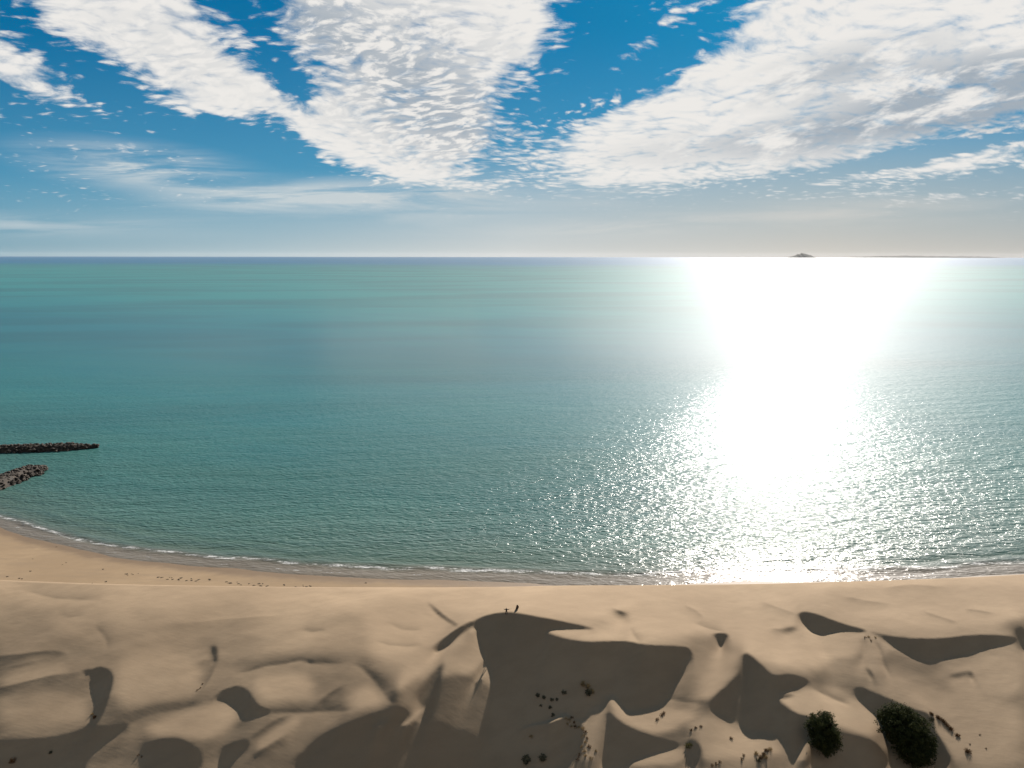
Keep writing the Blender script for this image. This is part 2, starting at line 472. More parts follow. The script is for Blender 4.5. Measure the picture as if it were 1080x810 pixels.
RIDGES = [  # a slope that turns away up to a sharp line: depth, reach, side (1 = nearer the drone), line
    (.20, 9, 1, [(-20, 695), (0, 693), (23, 691), (49, 688), (62, 688), (75, 693)]),
    (.24, 5, 1, [(-20, 731), (0, 727), (26, 720.5), (52, 714), (86, 710)]),
    (.12, 4, 1, [(0, 706), (20, 703), (45, 697), (60, 696)]),
    (.14, 6, -1, [(98, 660), (107, 668), (113, 676), (114, 686)]),
    (.26, 9, -1, [(108, 778), (125, 769), (140, 762), (155, 755.5), (180, 751), (216, 746)]),
    (.18, 6, -1, [(246, 714), (262, 712), (280, 707.5), (300, 705.5), (318, 702.5), (330, 706), (352, 706.5), (372, 705)]),
    (.22, 8, -1, [(372, 706), (383, 712), (392, 720), (402, 731), (410, 742), (422, 750)]),
    (.16, 6, 1, [(335, 752), (343, 743), (351, 737), (366, 728)]),
    (.20, 6, -1, [(275, 752), (290, 758.5), (330, 758), (358, 755), (380, 753)]),
    (.26, 3, 1, [(264, 785), (276, 777), (289, 768.5), (309, 759.5)]),
    (.20, 3, 1, [(268, 804), (276, 798), (292, 789), (306, 780)]),
    (.12, 4, -1, [(318, 668), (330, 671), (346, 670)]),
    (.12, 4, -1, [(395, 682), (412, 686.5), (432, 687), (448, 685)]),
    (.12, 4, -1, [(405, 660), (425, 669), (436, 670), (448, 668)]),
    (.10, 8, 1, [(800, 636), (814, 641.5), (830, 648), (841, 653)]),
    (.22, 9, -1, [(856, 735), (869, 740), (885, 745.5), (900, 750)]),
    (.14, 3, 1, [(972, 646), (983, 650.5), (1004, 657.5), (1010, 660)]),
    (.14, 3, 1, [(1018, 645), (1030, 646.7), (1051, 650.5)]),
    (.10, 5, 1, [(890, 631), (915, 636), (945, 640)]),
    (.10, 5, 1, [(930, 622), (960, 618), (1000, 621)]),
    (.20, 4, -1, [(922, 678), (927, 688), (931, 703), (939, 716)]),
    (.18, 4, 1, [(914, 674), (912, 690), (910, 706)]),
    (.16, 5, 1, [(812, 668), (826, 670), (842, 668)]),
    (.14, 7, -1, [(730, 660), (750, 668), (766, 672)]),
    (.12, 6, 1, [(720, 640), (735, 648), (742, 655)]),
    (.14, 5, -1, [(664, 665), (668, 674), (676, 684)]),
    (.16, 5, 1, [(645, 644), (652, 648), (664, 652)]),
    (.14, 7, -1, [(700, 742), (720, 746), (748, 750)]),
    (.12, 5, 1, [(660, 775), (680, 784), (700, 788)]),
    (.12, 7, -1, [(20, 622), (60, 632), (110, 634)]),
    (.08, 9, 1, [(180, 660), (240, 655), (300, 652)]),
    (.10, 4, -1, [(60, 648), (75, 652), (90, 650)]),
    (.10, 6, 1, [(205, 705), (215, 698), (224, 700)]),
    (.16, 4, -1, [(213, 728), (222, 716), (228, 704)]),
]
RX0, RX1, RY0, RY1, RS = -40, 1120, 580, 840, 2.0


def blur(a, s):
    s *= RS
    if s < 0.3: return a
    r = max(1, int(3 * s))
    k = np.exp(-0.5 * (np.arange(-r, r + 1) / s) ** 2); k /= k.sum()
    p = np.pad(a, ((r, r), (0, 0)), mode='edge')
    a = sum(k[i] * p[i:i + a.shape[0]] for i in range(2 * r + 1))
    p = np.pad(a, ((0, 0), (r, r)), mode='edge')
    return sum(k[i] * p[:, i:i + a.shape[1]] for i in range(2 * r + 1))


gx = np.arange(RX0, RX1, 1 / RS) + 0.25
gy = np.arange(RY0, RY1, 1 / RS) + 0.25


def rounded(pts):
    """two Chaikin passes: outlines without corners"""
    p = np.array(pts, float)
    for _ in range(2):
        q = np.roll(p, -1, 0)
        p = np.stack([0.8 * p + 0.2 * q, 0.2 * p + 0.8 * q], 1).reshape(-1, 2)
    return p


def raster(pts, soft):
    p = rounded(pts)
    pad = 3 * soft + 3
    ix0 = max(0, np.searchsorted(gx, p[:, 0].min() - pad)); ix1 = np.searchsorted(gx, p[:, 0].max() + pad)
    iy0 = max(0, np.searchsorted(gy, p[:, 1].min() - pad)); iy1 = np.searchsorted(gy, p[:, 1].max() + pad)
    XX, YY = np.meshgrid(gx[ix0:ix1], gy[iy0:iy1])
    ins = np.zeros(XX.shape, bool)
    q = np.roll(p, -1, 0)
    for (x0, y0), (x1, y1) in zip(p, q):
        if y0 == y1: continue
        c = ((y0 > YY) != (y1 > YY)) & (XX < (x1 - x0) * (YY - y0) / (y1 - y0) + x0)
        ins ^= c
    return (slice(iy0, iy1), slice(ix0, ix1)), blur(ins.astype(float), soft)


LM = np.repeat(np.interp(gy, [b[0] for b in BASE], [b[1] for b in BASE])[:, None], len(gx), 1)
_xx, _yy = np.meshgrid(gx, gy)
LM = LM * np.interp(_xx, [0, 250, 480, 900, 1080], [.80, .9, 1.08, 1.08, 1.0])
LM = LM + 0.10 * fbm(_xx / 60, _yy / 22, 3, 40)
SM = np.zeros_like(LM)                       # 1 where the photograph's sand lies in full shade
WM = np.ones_like(LM)
for lst, wgt in ((LOBES, 1.0), (SHADOW, 3.0), (CREASE, 3.0), (LITTLE, 3.0)):
    for lev, soft, pts in lst:
        sl, a = raster(pts, soft * (0.6 if lst is LOBES else 1.0))
        LM[sl] = LM[sl] * (1 - a) + lev * a
        WM[sl] = np.maximum(WM[sl] * (1 - a), 0) + wgt * a
        SM[sl] = SM[sl] * (1 - a) + (a if lev < 0.05 else 0)
    if lst is LOBES:
        for dep, reach, side, line in RIDGES:
            p = np.array(line, float)
            best = np.full(_xx.shape, 1e9); sgn = np.ones(_xx.shape); tt = np.zeros(_xx.shape)
            for n_, (a0, b0) in enumerate(zip(p, p[1:])):
                dv = b0 - a0
                t_ = np.clip(((_xx - a0[0]) * dv[0] + (_yy - a0[1]) * dv[1]) / (dv @ dv), 0, 1)
                ex, ey = _xx - a0[0] - t_ * dv[0], _yy - a0[1] - t_ * dv[1]
                dd = ex * ex + ey * ey
                k_ = dd < best
                best = np.where(k_, dd, best)
                sgn = np.where(k_, np.sign(dv[0] * ey - dv[1] * ex), sgn)
                tt = np.where(k_, (n_ + t_) / (len(p) - 1), tt)
            dd = np.sqrt(best)
            ends = np.clip(np.minimum(tt, 1 - tt) / 0.22, 0, 1)
            LM = LM - dep * ends * np.where(sgn * side > 0, np.exp(-dd / reach), np.exp(-dd / 0.7)) + 0.35 * dep * ends * np.where(sgn * side > 0, 0, np.exp(-dd / (reach * .7)))
        # the field turns further from the sun to the left and towards the drone
        lean = np.interp(_xx, [0, 60, 330, 460, 1000, 1080], [.52, .58, .92, 1.0, 1.0, .95])
        lean = 1 + (lean - 1) * np.interp(_yy, [600, 640, 720], [.25, .45, 1.0])
        LM = LM + 0.45 * (LM - blur(LM, 16))       # relief of the softer swells
        LM = np.clip(LM, 0.07, 0.70)
        LM *= lean * np.interp(_yy, [600, 720, 810], [1.0, 1.0, .86])


def lookup(A, px, py):
    i = np.clip((px - RX0) * RS - 0.5, 0, A.shape[1] - 1.001); j = np.clip((py - RY0) * RS - 0.5, 0, A.shape[0] - 1.001)
    i0, j0 = i.astype(int), j.astype(int)
    fi, fj = i - i0, j - j0
    return (A[j0, i0] * (1 - fi) + A[j0, i0 + 1] * fi) * (1 - fj) + (A[j0 + 1, i0] * (1 - fi) + A[j0 + 1, i0 + 1] * fi) * fj


HX, HY = 0.36, 0.30
xs = np.arange(-176, 176.1, HX)
ys = np.arange(88, 204.1, HY)
X, Y = np.meshgrid(xs, ys)
EB = brow_y(X)
sx, sy = math.sin(SUN_AZ), math.cos(SUN_AZ)
seaward = np.clip((Y - EB + 1.0) / 2.0, 0, 1)
seaward = seaward * seaward * (3 - 2 * seaward)
slope0 = 0.20
zp = BROW_Z - slope0 * np.clip(EB - Y, 0, None) - 0.64 * np.clip(Y - EB, 0, None)
z = zp.copy()


def solve(z, ax, ay, wx, wt, wp, its):
    """least squares for a height field whose slope towards the sun is ax (weight wx)"""
    def Dx(f): return (f[:, 1:] - f[:, :-1])[:-1, :] / HX
    def Dy(f): return (f[1:, :] - f[:-1, :])[:, :-1] / HY
    def adj(gxv, gyv):
        o = np.zeros_like(z)
        o[:-1, 1:] += gxv / HX; o[:-1, :-1] -= gxv / HX
        o[1:, :-1] += gyv / HY; o[:-1, :-1] -= gyv / HY
        return o
    def A(f):
        a, b = Dx(f), Dy(f)
        s, t = sx * a + sy * b, sy * a - sx * b
        s, t = s * wx, t * wt
        return adj(sx * s + sy * t, sy * s - sx * t) + wp * f
    s0, t0 = ax * wx, ay * wt
    rhs = adj(sx * s0 + sy * t0, sy * s0 - sx * t0) + wp * zp
    r = rhs - A(z); p = r.copy(); rr = (r * r).sum()
    for _ in range(its):
        Ap = A(p)
        al = rr / (p * Ap).sum()
        z = z + al * p
        r = r - al * Ap
        rn = (r * r).sum()
        p = r + rn / rr * p
        rr = rn
    return z


outside = 0.33 + 0.55 * fbm(X / 34, Y / 16, 3, 90)
outside = np.where(outside < 0.10, SH, outside)
for it in range(6):
    px, py = project(X, Y, z)
    L = lookup(LM, px, py)
    W = lookup(WM, px, py)
    fr = np.clip(np.maximum(np.maximum(-10 - px, px - 1090), py - 822) / 25, 0, 1)
    L = L * (1 - fr) + outside * fr
    if it >= 2:
        # steep under the crest, easing to the toe, so that the cast shade ends where the slip face ends
        mask = lookup(SM, px, py) > 0.5
        up, dn = np.zeros_like(z), np.zeros_like(z)
        au, ad = mask.copy(), mask.copy()
        J, I = np.indices(z.shape)
        for k in range(1, 100):
            ox, oy = sx * k * 0.5 / HX, sy * k * 0.5 / HY
            def at_(s):
                return mask[np.clip((J + s * oy).round().astype(int), 0, z.shape[0] - 1), np.clip((I + s * ox).round().astype(int), 0, z.shape[1] - 1)]
            au &= at_(1); ad &= at_(-1)
            up += au; dn += ad
        f = np.clip((up + 0.5) / (up + dn + 1.0), 0, 1)
        L = np.where(mask & (L < 0.03), np.clip(0.05 * (f * 2 - 1) - 0.032, -0.11, -0.004), L)
    th = SUN_EL - np.arcsin(np.clip(L, -0.3, 0.95))
    a = np.tan(th)
    # seaward of the brow the face falls at the angle of repose, straight to the sea
    a = a * (1 - seaward) + (-0.64 * sy) * seaward
    at = (0.64 * sx) * seaward
    W = W * (1 - seaward) + 4 * seaward
    wtt = 0.025 * (1 - seaward) + 4 * seaward
    wp = np.full_like(z, 2e-5) + 0.05 * np.exp(-((Y - EB) / 1.2) ** 2)
    z = solve(z, a[:-1, :-1], at[:-1, :-1], W[:-1, :-1], wtt[:-1, :-1], wp, (220 if it < 5 else 420))
Zcore = z
Zcore = Zcore + 0.05 * fbm(X / 5, Y / 3, 3, 5) * (1 - seaward)


def core_z(x, y):
    i = np.clip((np.asarray(x, float) - xs[0]) / HX, 0, len(xs) - 1.001); j = np.clip((np.asarray(y, float) - ys[0]) / HY, 0, len(ys) - 1.001)
    i0, j0 = i.astype(int), j.astype(int)
    fi, fj = i - i0, j - j0
    return (Zcore[j0, i0] * (1 - fi) + Zcore[j0, i0 + 1] * fi) * (1 - fj) + (Zcore[j0 + 1, i0] * (1 - fi) + Zcore[j0 + 1, i0 + 1] * fi) * fj


def beach_z(x, y):
    t = shore_s(x) - y                       # metres landward of the waterline
    return np.where(t > 0, np.minimum(0.055 * t, 2.6) , np.maximum(0.06 * t, -4.0)) + 0.03


def dune_z(x, y):
    x = np.asarray(x, float); y = np.asarray(y, float)
    eb = brow_y(x)
    core = core_z(x, np.minimum(y, 203.9))
    core = np.where(y > 203.9, core - 0.64 * (y - 203.9), core)
    far = 13 + 9 * fbm(x / 60, y / 30, 4, 21)
    over = np.maximum(np.maximum(np.abs(x) - 174, 90 - y), 0)
    k = np.clip(over / 45, 0, 1); k = k * k * (3 - 2 * k)
    far = np.where(y > eb, np.minimum(far, far - 0.6 * (y - eb)), far)
    return core * (1 - k) + far * k


def on_dune(px, py):
    """where the line of sight through a frame point meets the sand"""
    uu, ww = to_dir(px, py)
    Ys = np.linspace(80, 215, 4000)
    h = CAM_H + ww * Ys - dune_z(uu * Ys, Ys)
    i = int(np.argmax(h < 0))
    return float(uu * Ys[i]), float(Ys[i]), float(dune_z(uu * Ys[i], Ys[i]))


# ------------------------------------------------------------------ sand
def sand_material(name, wet):
    m, q, b = new_mat(name, 0.92, 0.12)
    pos = q.new('ShaderNodeNewGeometry').outputs['Position']
    big = q.noise(pos, 0.035, 4, 0.55)
    mid = q.noise(q.map(pos, (0, 0, 0), (0, 0, R(20)), (2.2, 1.0, 1.0), 'TEXTURE'), 0.35, 5, 0.6)
    fine = q.noise(pos, 6.0, 3, 0.6)
    col = q.mix(q.step(big, 0.35, 0.65), (0.252, 0.183, 0.117), (0.290, 0.213, 0.137))
    col = q.mix(q.step(mid, 0.35, 0.70, 0.0, 0.55), col, (0.232, 0.168, 0.107))
    col = q.mix(q.step(fine, 0.40, 0.75, 0.0, 0.25), col, (0.31, 0.228, 0.148))
    if wet:
        at = q.new('ShaderNodeAttribute', attribute_name='shore').outputs['Fac']
        nz = q.noise(pos, 0.16, 4, 0.6)
        tt = q.m('ADD', at, q.m('MULTIPLY', q.m('SUBTRACT', nz, 0.5), 7.0))
        wetf = q.step(tt, 2.0, 8.0, 1.0, 0.0)
        streak = q.noise(q.map(pos, (0, 0, 0), (0, 0, 0), (14, 2.5, 1), 'TEXTURE'), 1.0, 4, 0.6)
        col = q.mix(q.step(streak, 0.45, 0.7, 0.0, 0.5), col, (0.225, 0.168, 0.115))
        col = q.mix(q.m('MULTIPLY', wetf, 0.7), col, (0.14, 0.098, 0.065))
        col = q.mul(col, (0.82, 0.80, 0.76))
        q.put(b.inputs['Roughness'], q.step(wetf, 0, 1, 0.92, 0.55))
    q.put(b.inputs['Base Color'], col)
    # wind ripples and trampled grain
    rip = q.noise(q.map(pos, (0, 0, 0), (0, 0, R(-14)), (2.6, 0.45, 1.0)), 1.0, 3, 0.55)
    hsum = q.m('ADD', q.m('MULTIPLY', rip, 0.10), q.m('ADD', q.m('MULTIPLY', mid, 0.20), q.m('MULTIPLY', fine, 0.05)))
    bm = q.new('ShaderNodeBump')
    bm.inputs['Strength'].default_value = 0.5
    bm.inputs['Distance'].default_value = 0.35
    q.put(bm.inputs['Height'], hsum)
    q.l.new(bm.outputs[0], b.inputs['Normal'])
    return m


sand_m = sand_material('dune_sand', False)
beach_m = sand_material('beach_sand', True)


def grown(core, lo, hi, f=1.25):
    a = list(core); s = core[1] - core[0]
    st = s
    while a[0] > lo: st *= f; a.insert(0, a[0] - st)
    st = s
    while a[-1] < hi: st *= f; a.append(a[-1] + st)
    return np.array(a)


gxs = grown(xs, -900, 900, 1.12)
gys = grown(ys, -600, 204, 1.12)
gys = np.concatenate([gys, 204 + np.arange(1, 40) * 1.0])
XX, YY = np.meshgrid(gxs, gys)
DZ = dune_z(XX, YY)
DZ = np.maximum(DZ, beach_z(XX, YY) - 1.2)
dunes = tag(grid_mesh('sand_dunes', XX, YY, DZ, sand_m), 'rolling bare sand dunes with dark slip faces above the beach', 'sand dunes', kind='structure')

bx = grown(np.arange(-330, 330.1, 2.0), -60000, 60000, 1.3)
bt = np.array([-60, -40, -25, -15, -10, -6, -3, 0, 2, 4, 6, 8, 10, 13, 16, 20, 25, 30, 36, 42, 50, 60, 75, 100, 140, 200, 300])
XX, TT = np.meshgrid(bx, bt)
XX = XX[::-1]; TT = TT[::-1]
YY = shore_s(XX) - TT
under = dune_z(np.clip(XX, -880, 880), np.clip(YY, -500, 240)) - 0.4
BZ = beach_z(XX, YY) + 0.06 * fbm(XX / 9, YY / 4, 3, 33)
BZ = np.where(TT > 70, np.minimum(BZ, np.where(np.abs(XX) < 850, under, BZ)), BZ)
beach = tag(grid_mesh('beach', XX, YY, BZ, beach_m), 'narrow strip of damp sandy beach curving along the water', 'beach', kind='structure')
at = beach.data.attributes.new('shore', 'FLOAT', 'POINT')
at.data.foreach_set('value', TT.ravel().astype(np.float32))

# ------------------------------------------------------------------ sea
m, q, b = new_mat('sea_water', 0.1, 0.5)
b.inputs['IOR'].default_value = 1.333
geo = q.new('ShaderNodeNewGeometry')
pos = geo.outputs['Position']
dsh = q.new('ShaderNodeAttribute', attribute_name='shore').outputs['Fac']
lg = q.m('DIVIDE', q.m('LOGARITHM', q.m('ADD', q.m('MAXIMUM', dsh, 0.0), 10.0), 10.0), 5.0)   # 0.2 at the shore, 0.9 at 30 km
pn = q.noise(q.map(pos, (0, 0, 0), (0, 0, R(6)), (900, 260, 1), 'TEXTURE'), 1.0, 4, 0.55, 0.4)
pn2 = q.noise(q.map(pos, (0, 0, 0), (0, 0, R(-12)), (150, 45, 1), 'TEXTURE'), 1.0, 4, 0.6)
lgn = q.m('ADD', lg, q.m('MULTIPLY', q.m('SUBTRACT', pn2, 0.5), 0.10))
wcol = q.ramp(lgn, [(0.0, (0.095, 0.092, 0.070)), (0.23, (0.085, 0.096, 0.074)), (0.30, (0.062, 0.108, 0.084)), (0.40, (0.034, 0.118, 0.100)), (0.48, (0.018, 0.118, 0.122)), (0.56, (0.009, 0.102, 0.124)), (0.64, (0.010, 0.145, 0.142)), (0.74, (0.014, 0.145, 0.14)), (0.775, (0.008, 0.12, 0.14)), (0.80, (0.0, 0.09, 0.19)), (1.0, (0.0, 0.085, 0.19))])  # darker, bluer middle stops: cloud shade painted into the water colour
wcol = q.mix(q.step(pn, 0.40, 0.66, 0.0, 0.45), wcol, (0.008, 0.052, 0.060))
# foam where the last small waves break, and the thin grey wash behind it
along = q.noise(q.map(pos, (0, 0, 0), (0, 0, 0), (6, 1.6, 1), 'TEXTURE'), 1.0, 6, 0.72)
wob = q.noise(q.map(pos, (0, 0, 0), (0, 0, 0), (26, 60, 1), 'TEXTURE'), 1.0, 3, 0.5)
df = q.m('ADD', dsh, q.m('MULTIPLY', q.m('SUBTRACT', wob, 0.5), 9.0))
line1 = q.m('SUBTRACT', 1.0, q.m('DIVIDE', q.m('ABSOLUTE', q.m('SUBTRACT', df, 8.5)), 1.7), clamp=True)
line2 = q.m('SUBTRACT', 1.0, q.m('DIVIDE', q.m('ABSOLUTE', q.m('SUBTRACT', df, 3.0)), 1.4), clamp=True)
foam = q.m('MAXIMUM', q.m('MULTIPLY', line1, q.step(along, 0.40, 0.62)), q.m('MULTIPLY', line2, q.step(along, 0.52, 0.68, 0.0, 0.6)))
lace = q.noise(pos, 1.3, 4, 0.7)
foam = q.step(q.m('MULTIPLY', foam, q.step(lace, 0.30, 0.55, 0.2, 1.2)), 0.10, 0.75)
foam = q.m('MULTIPLY', foam, 0.8)
wash = q.step(df, 5.0, 13.0, 0.85, 0.0)
wcol = q.mix(wash, wcol, (0.135, 0.112, 0.088))
wcol = q.mix(foam, wcol, (0.46, 0.46, 0.45))
w1 = q.noise(q.map(pos, (0, 0, 0), (0, 0, R(5)), (6.5, 2.1, 1), 'TEXTURE'), 1.0, 3, 0.55, 0.3)
w2 = q.noise(q.map(pos, (0, 0, 0), (0, 0, R(-14)), (3.6, 1.25, 1), 'TEXTURE'), 1.0, 2, 0.5, 0.4)
w3 = q.noise(q.map(pos, (0, 0, 0), (0, 0, R(12)), (40.0, 12.0, 1), 'TEXTURE'), 1.0, 2, 0.5)
hw = q.m('ADD', q.m('MULTIPLY', w1, 1.05), q.m('ADD', q.m('MULTIPLY', w2, 0.80), q.m('MULTIPLY', w3, 1.6)))
hw = q.m('MULTIPLY', hw, q.step(dsh, 0, 40, 0.35, 1.0))
bm = q.new('ShaderNodeBump')
q.put(bm.inputs['Strength'], q.step(lg, 0.36, 0.60, 1.0, 0.06))
bm.inputs['Distance'].default_value = 1.0
q.put(bm.inputs['Height'], hw)
m.node_tree.nodes.remove(b)
body = q.new('ShaderNodeBsdfDiffuse')
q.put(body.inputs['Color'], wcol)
shine = q.new('ShaderNodeBsdfAnisotropic', distribution='GGX')
q.put(shine.inputs['Roughness'], q.m('MAXIMUM', q.step(lg, 0.36, 0.62, 0.20, 0.125), q.m('MULTIPLY', foam, 0.8)))
shine.inputs['Color'].default_value = (1, 1, 1, 1)
fr = q.new('ShaderNodeFresnel'); fr.inputs['IOR'].default_value = 1.333
q.l.new(bm.outputs[0], fr.inputs['Normal'])
q.l.new(bm.outputs[0], shine.inputs['Normal'])
q.l.new(bm.outputs[0], body.inputs['Normal'])
wide = q.new('ShaderNodeBsdfAnisotropic', distribution='GGX')       # the unseen steep chop of a windy sea
wide.inputs['Roughness'].default_value = 0.55
q.put(wide.inputs['Color'], q.mix(q.step(lg, 0.40, 0.70), (0.30, 0.30, 0.31), (0.55, 0.55, 0.56)))
q.l.new(bm.outputs[0], wide.inputs['Normal'])
both = q.new('ShaderNodeMixShader'); both.inputs[0].default_value = 0.42
q.l.new(shine.outputs[0], both.inputs[1]); q.l.new(wide.outputs[0], both.inputs[2])
mx = q.new('ShaderNodeMixShader')
q.put(mx.inputs[0], q.m('MINIMUM', q.m('MULTIPLY', fr.outputs[0], 0.72), 0.28))
q.l.new(body.outputs[0], mx.inputs[1]); q.l.new(both.outputs[0], mx.inputs[2])
q.l.new(mx.outputs[0], m.node_tree.nodes['Material Output'].inputs['Surface'])
sea_m = m

tr = np.concatenate([np.arange(-3, 30, 1.0), 30 * 1.09 ** np.arange(0, 92)])
sxs = grown(np.arange(-330, 330.1, 2.0), -90000, 90000, 1.22)
XX, TT = np.meshgrid(sxs, tr)
YY = shore_s(XX) + TT
ZZ = np.zeros_like(XX)
# a low swell line steepening just before it breaks
ZZ = 0.05 + 0.22 * np.exp(-((TT - 9.5 - 4 * fbm(XX / 26, YY * 0 + 3, 2, 60)) / 1.6) ** 2) * (np.abs(XX) < 360)
ZZ = ZZ + (0.10 * np.sin(TT / 1.4 + 3 * fbm(XX / 20, TT / 30, 2, 61))) * np.exp(-(TT - 10) ** 2 / 600) * (np.abs(XX) < 340)
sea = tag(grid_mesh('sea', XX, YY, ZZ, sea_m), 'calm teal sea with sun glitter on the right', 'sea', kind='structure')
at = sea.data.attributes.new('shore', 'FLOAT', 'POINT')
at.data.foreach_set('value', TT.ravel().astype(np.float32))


# ------------------------------------------------------------------ far land
def land_mat(name, c0, c1):
    m, q, b = new_mat(name, 0.95, 0.1)
    pos = q.new('ShaderNodeNewGeometry').outputs['Position']
    n = q.noise(pos, 0.006, 4, 0.6)
    q.put(b.inputs['Base Color'], q.mix(q.step(n, 0.35, 0.65), c0, c1))
    return m


def far_hill(name, px0, px1, dist, prof, depth, label, cat):
    """an island: ridge profile (fraction along, height in m), with its flanks"""
    a0, _ = to_dir(px0, 270); a1, _ = to_dir(px1, 270)
    x0, x1 = a0 * dist, a1 * dist
    n, k = 60, 9
    t = np.linspace(0, 1, n)
    hgt = np.interp(t, [p[0] for p in prof], [p[1] for p in prof])
    hgt = hgt * (1 + 0.35 * fbm(t * 14, t * 0 + 2, 3, len(name)))
    v = np.linspace(-1, 1, k)
    T, V = np.meshgrid(t, v)
    X_ = x0 + (x1 - x0) * T
    Y_ = dist + V * depth * (0.35 + 0.65 * np.sin(np.pi * T))
    Z_ = hgt[None, :] * (1 - np.abs(V) ** 1.5) * (1 + 0.3 * fbm(X_ / 500, Y_ / 500, 3, 8)) - 2
    o = grid_mesh(name, X_, Y_, Z_, land_mat(name + '_rock', (0.045, 0.055, 0.045), (0.07, 0.068, 0.055)))
    return tag(o, label, cat, kind='structure')


far_hill('island', 829, 862, 60000, [(0, 0), (.08, 60), (.28, 190), (.45, 300), (.62, 290), (.78, 180), (.92, 70), (1, 0)], 900, 'small domed island on the far horizon', 'island')
far_hill('distant_coast', 880, 1062, 68000, [(0, 0), (.1, 60), (.25, 150), (.4, 170), (.5, 140), (.65, 165), (.8, 130), (.93, 60), (1, 0)], 1500, 'low faint coast along the horizon right of the island', 'coast')


# ------------------------------------------------------------------ breakwaters
def rock_mat():
    m, q, b = new_mat('breakwater_rock', 0.85, 0.3)
    pos = q.new('ShaderNodeNewGeometry').outputs['Position']
    n = q.noise(pos, 0.5, 5, 0.6)
    n2 = q.noise(pos, 2.5, 3, 0.6)
    c = q.mix(q.step(n, 0.35, 0.65), (0.020, 0.016, 0.013), (0.055, 0.042, 0.030))
    c = q.mix(q.step(n2, 0.5, 0.75, 0.0, 0.5), c, (0.080, 0.064, 0.048))
    q.put(b.inputs['Base Color'], c)
    return m


rock_m = rock_mat()


def boulder(bm, c, r, seed):
    rr = random.Random(seed)
    ret = bmesh.ops.create_icosphere(bm, subdivisions=1, radius=1.0)
    sc = Vector((r * rr.uniform(.8, 1.4), r * rr.uniform(.8, 1.3), r * rr.uniform(.6, .95)))
    rot = Matrix.Rotation(rr.uniform(0, 6.3), 3, 'Z') @ Matrix.Rotation(rr.uniform(-.6, .6), 3, 'X')
    for v in ret['verts']:
        k = 1 + 0.32 * mnoise.noise(v.co * 1.3 + Vector((seed * 1.7, 0, 0)))
        v.co = rot @ Vector((v.co.x * sc.x, v.co.y * sc.y, v.co.z * sc.z)) * k + Vector(c)


def breakwater(path, wid, hgt, nrock, label, seed):
    """a rubble mound: an earth core dressed with quarried boulders"""
    rr = random.Random(seed)
    root = bpy.data.objects.new('breakwater', None); C.objects.link(root)
    root.location = (path[-1][0], path[-1][1], 0)
    tag(root, label, 'breakwater', 'rock breakwaters at the left')
    p = [Vector((x, y, 0)) for x, y in path]
    def along(t):
        f = t * (len(p) - 1); i = min(int(f), len(p) - 2)
        return p[i].lerp(p[i + 1], f - i), (p[i + 1] - p[i]).normalized()
    bm = bmesh.new(); rows = []
    for i in range(41):
        t = i / 40
        c, dr = along(t)
        side = Vector((-dr.y, dr.x, 0))
        k = min(1.0, (1 - t) * 6 + 0.12)
        wob = 1 + 0.25 * mnoise.noise(Vector((t * 9, seed, 0)))
        row = []
        for s_, h_ in ((-1, -1.5), (-.8, 0), (-.4, .75), (0, .9), (.4, .75), (.8, 0), (1, -1.5)):
            zz = h_ * hgt * (0.4 + 0.6 * k) if h_ > 0 else h_
            row.append(bm.verts.new(c + side * (s_ * wid / 2 * k * wob) + Vector((0, 0, zz)) - root.location))
        rows.append(row)
    for a, b_ in zip(rows, rows[1:]):
        for j in range(6):
            bm.faces.new((a[j], a[j + 1], b_[j + 1], b_[j]))
    me = bpy.data.meshes.new('rubble_core'); bm.to_mesh(me); bm.free()
    link_mesh('rubble_core', me, rock_m, root)
    bm = bmesh.new()
    for n in range(nrock):
        t = rr.random() ** 0.9
        c, dr = along(t)
        side = Vector((-dr.y, dr.x, 0))
        k = min(1.0, (1 - t) * 6 + 0.12)
        s_ = rr.uniform(-1, 1)
        zz = (1 - abs(s_) ** 1.6) * hgt * (0.4 + 0.6 * k)
        boulder(bm, c + side * (s_ * wid / 2 * k) + Vector((0, 0, zz * .92)) - root.location, rr.uniform(.4, .95), n + seed * 1000)
    me = bpy.data.meshes.new('armour_rock'); bm.to_mesh(me); bm.free()
    o = link_mesh('armour_rock', me, rock_m, root)
    tag(o, kind='stuff')


breakwater([ground(-230, 479), ground(-60, 477.5), ground(0, 476.5), ground(50, 475.0), ground(104, 472.6)], 12.5, 3.8, 620, 'farther dark rock breakwater running level out from the left edge', 3)
breakwater([ground(-120, 564), ground(-60, 535), ground(0, 511.5), ground(25, 501.5), ground(49, 495.5)], 17.5, 4.2, 560, 'nearer dark rock breakwater slanting down off the left edge, closer to the beach', 5)


# ------------------------------------------------------------------ plants
def leaf_mat(name, c0, c1, trans=0.25, scale=1.2):
    m, q, b = new_mat(name, 0.85, 0.04)
    pos = q.new('ShaderNodeNewGeometry').outputs['Position']
    n = q.noise(pos, scale, 3, 0.6)
    col = q.mix(q.step(n, 0.35, 0.68), c0, c1)
    q.put(b.inputs['Base Color'], col)
    t = q.new('ShaderNodeBsdfTranslucent'); q.put(t.inputs['Color'], col)
    mx = q.new('ShaderNodeMixShader'); mx.inputs[0].default_value = trans
    q.l.new(b.outputs[0], mx.inputs[1]); q.l.new(t.outputs[0], mx.inputs[2])
    q.l.new(mx.outputs[0], m.node_tree.nodes['Material Output'].inputs['Surface'])
    return m


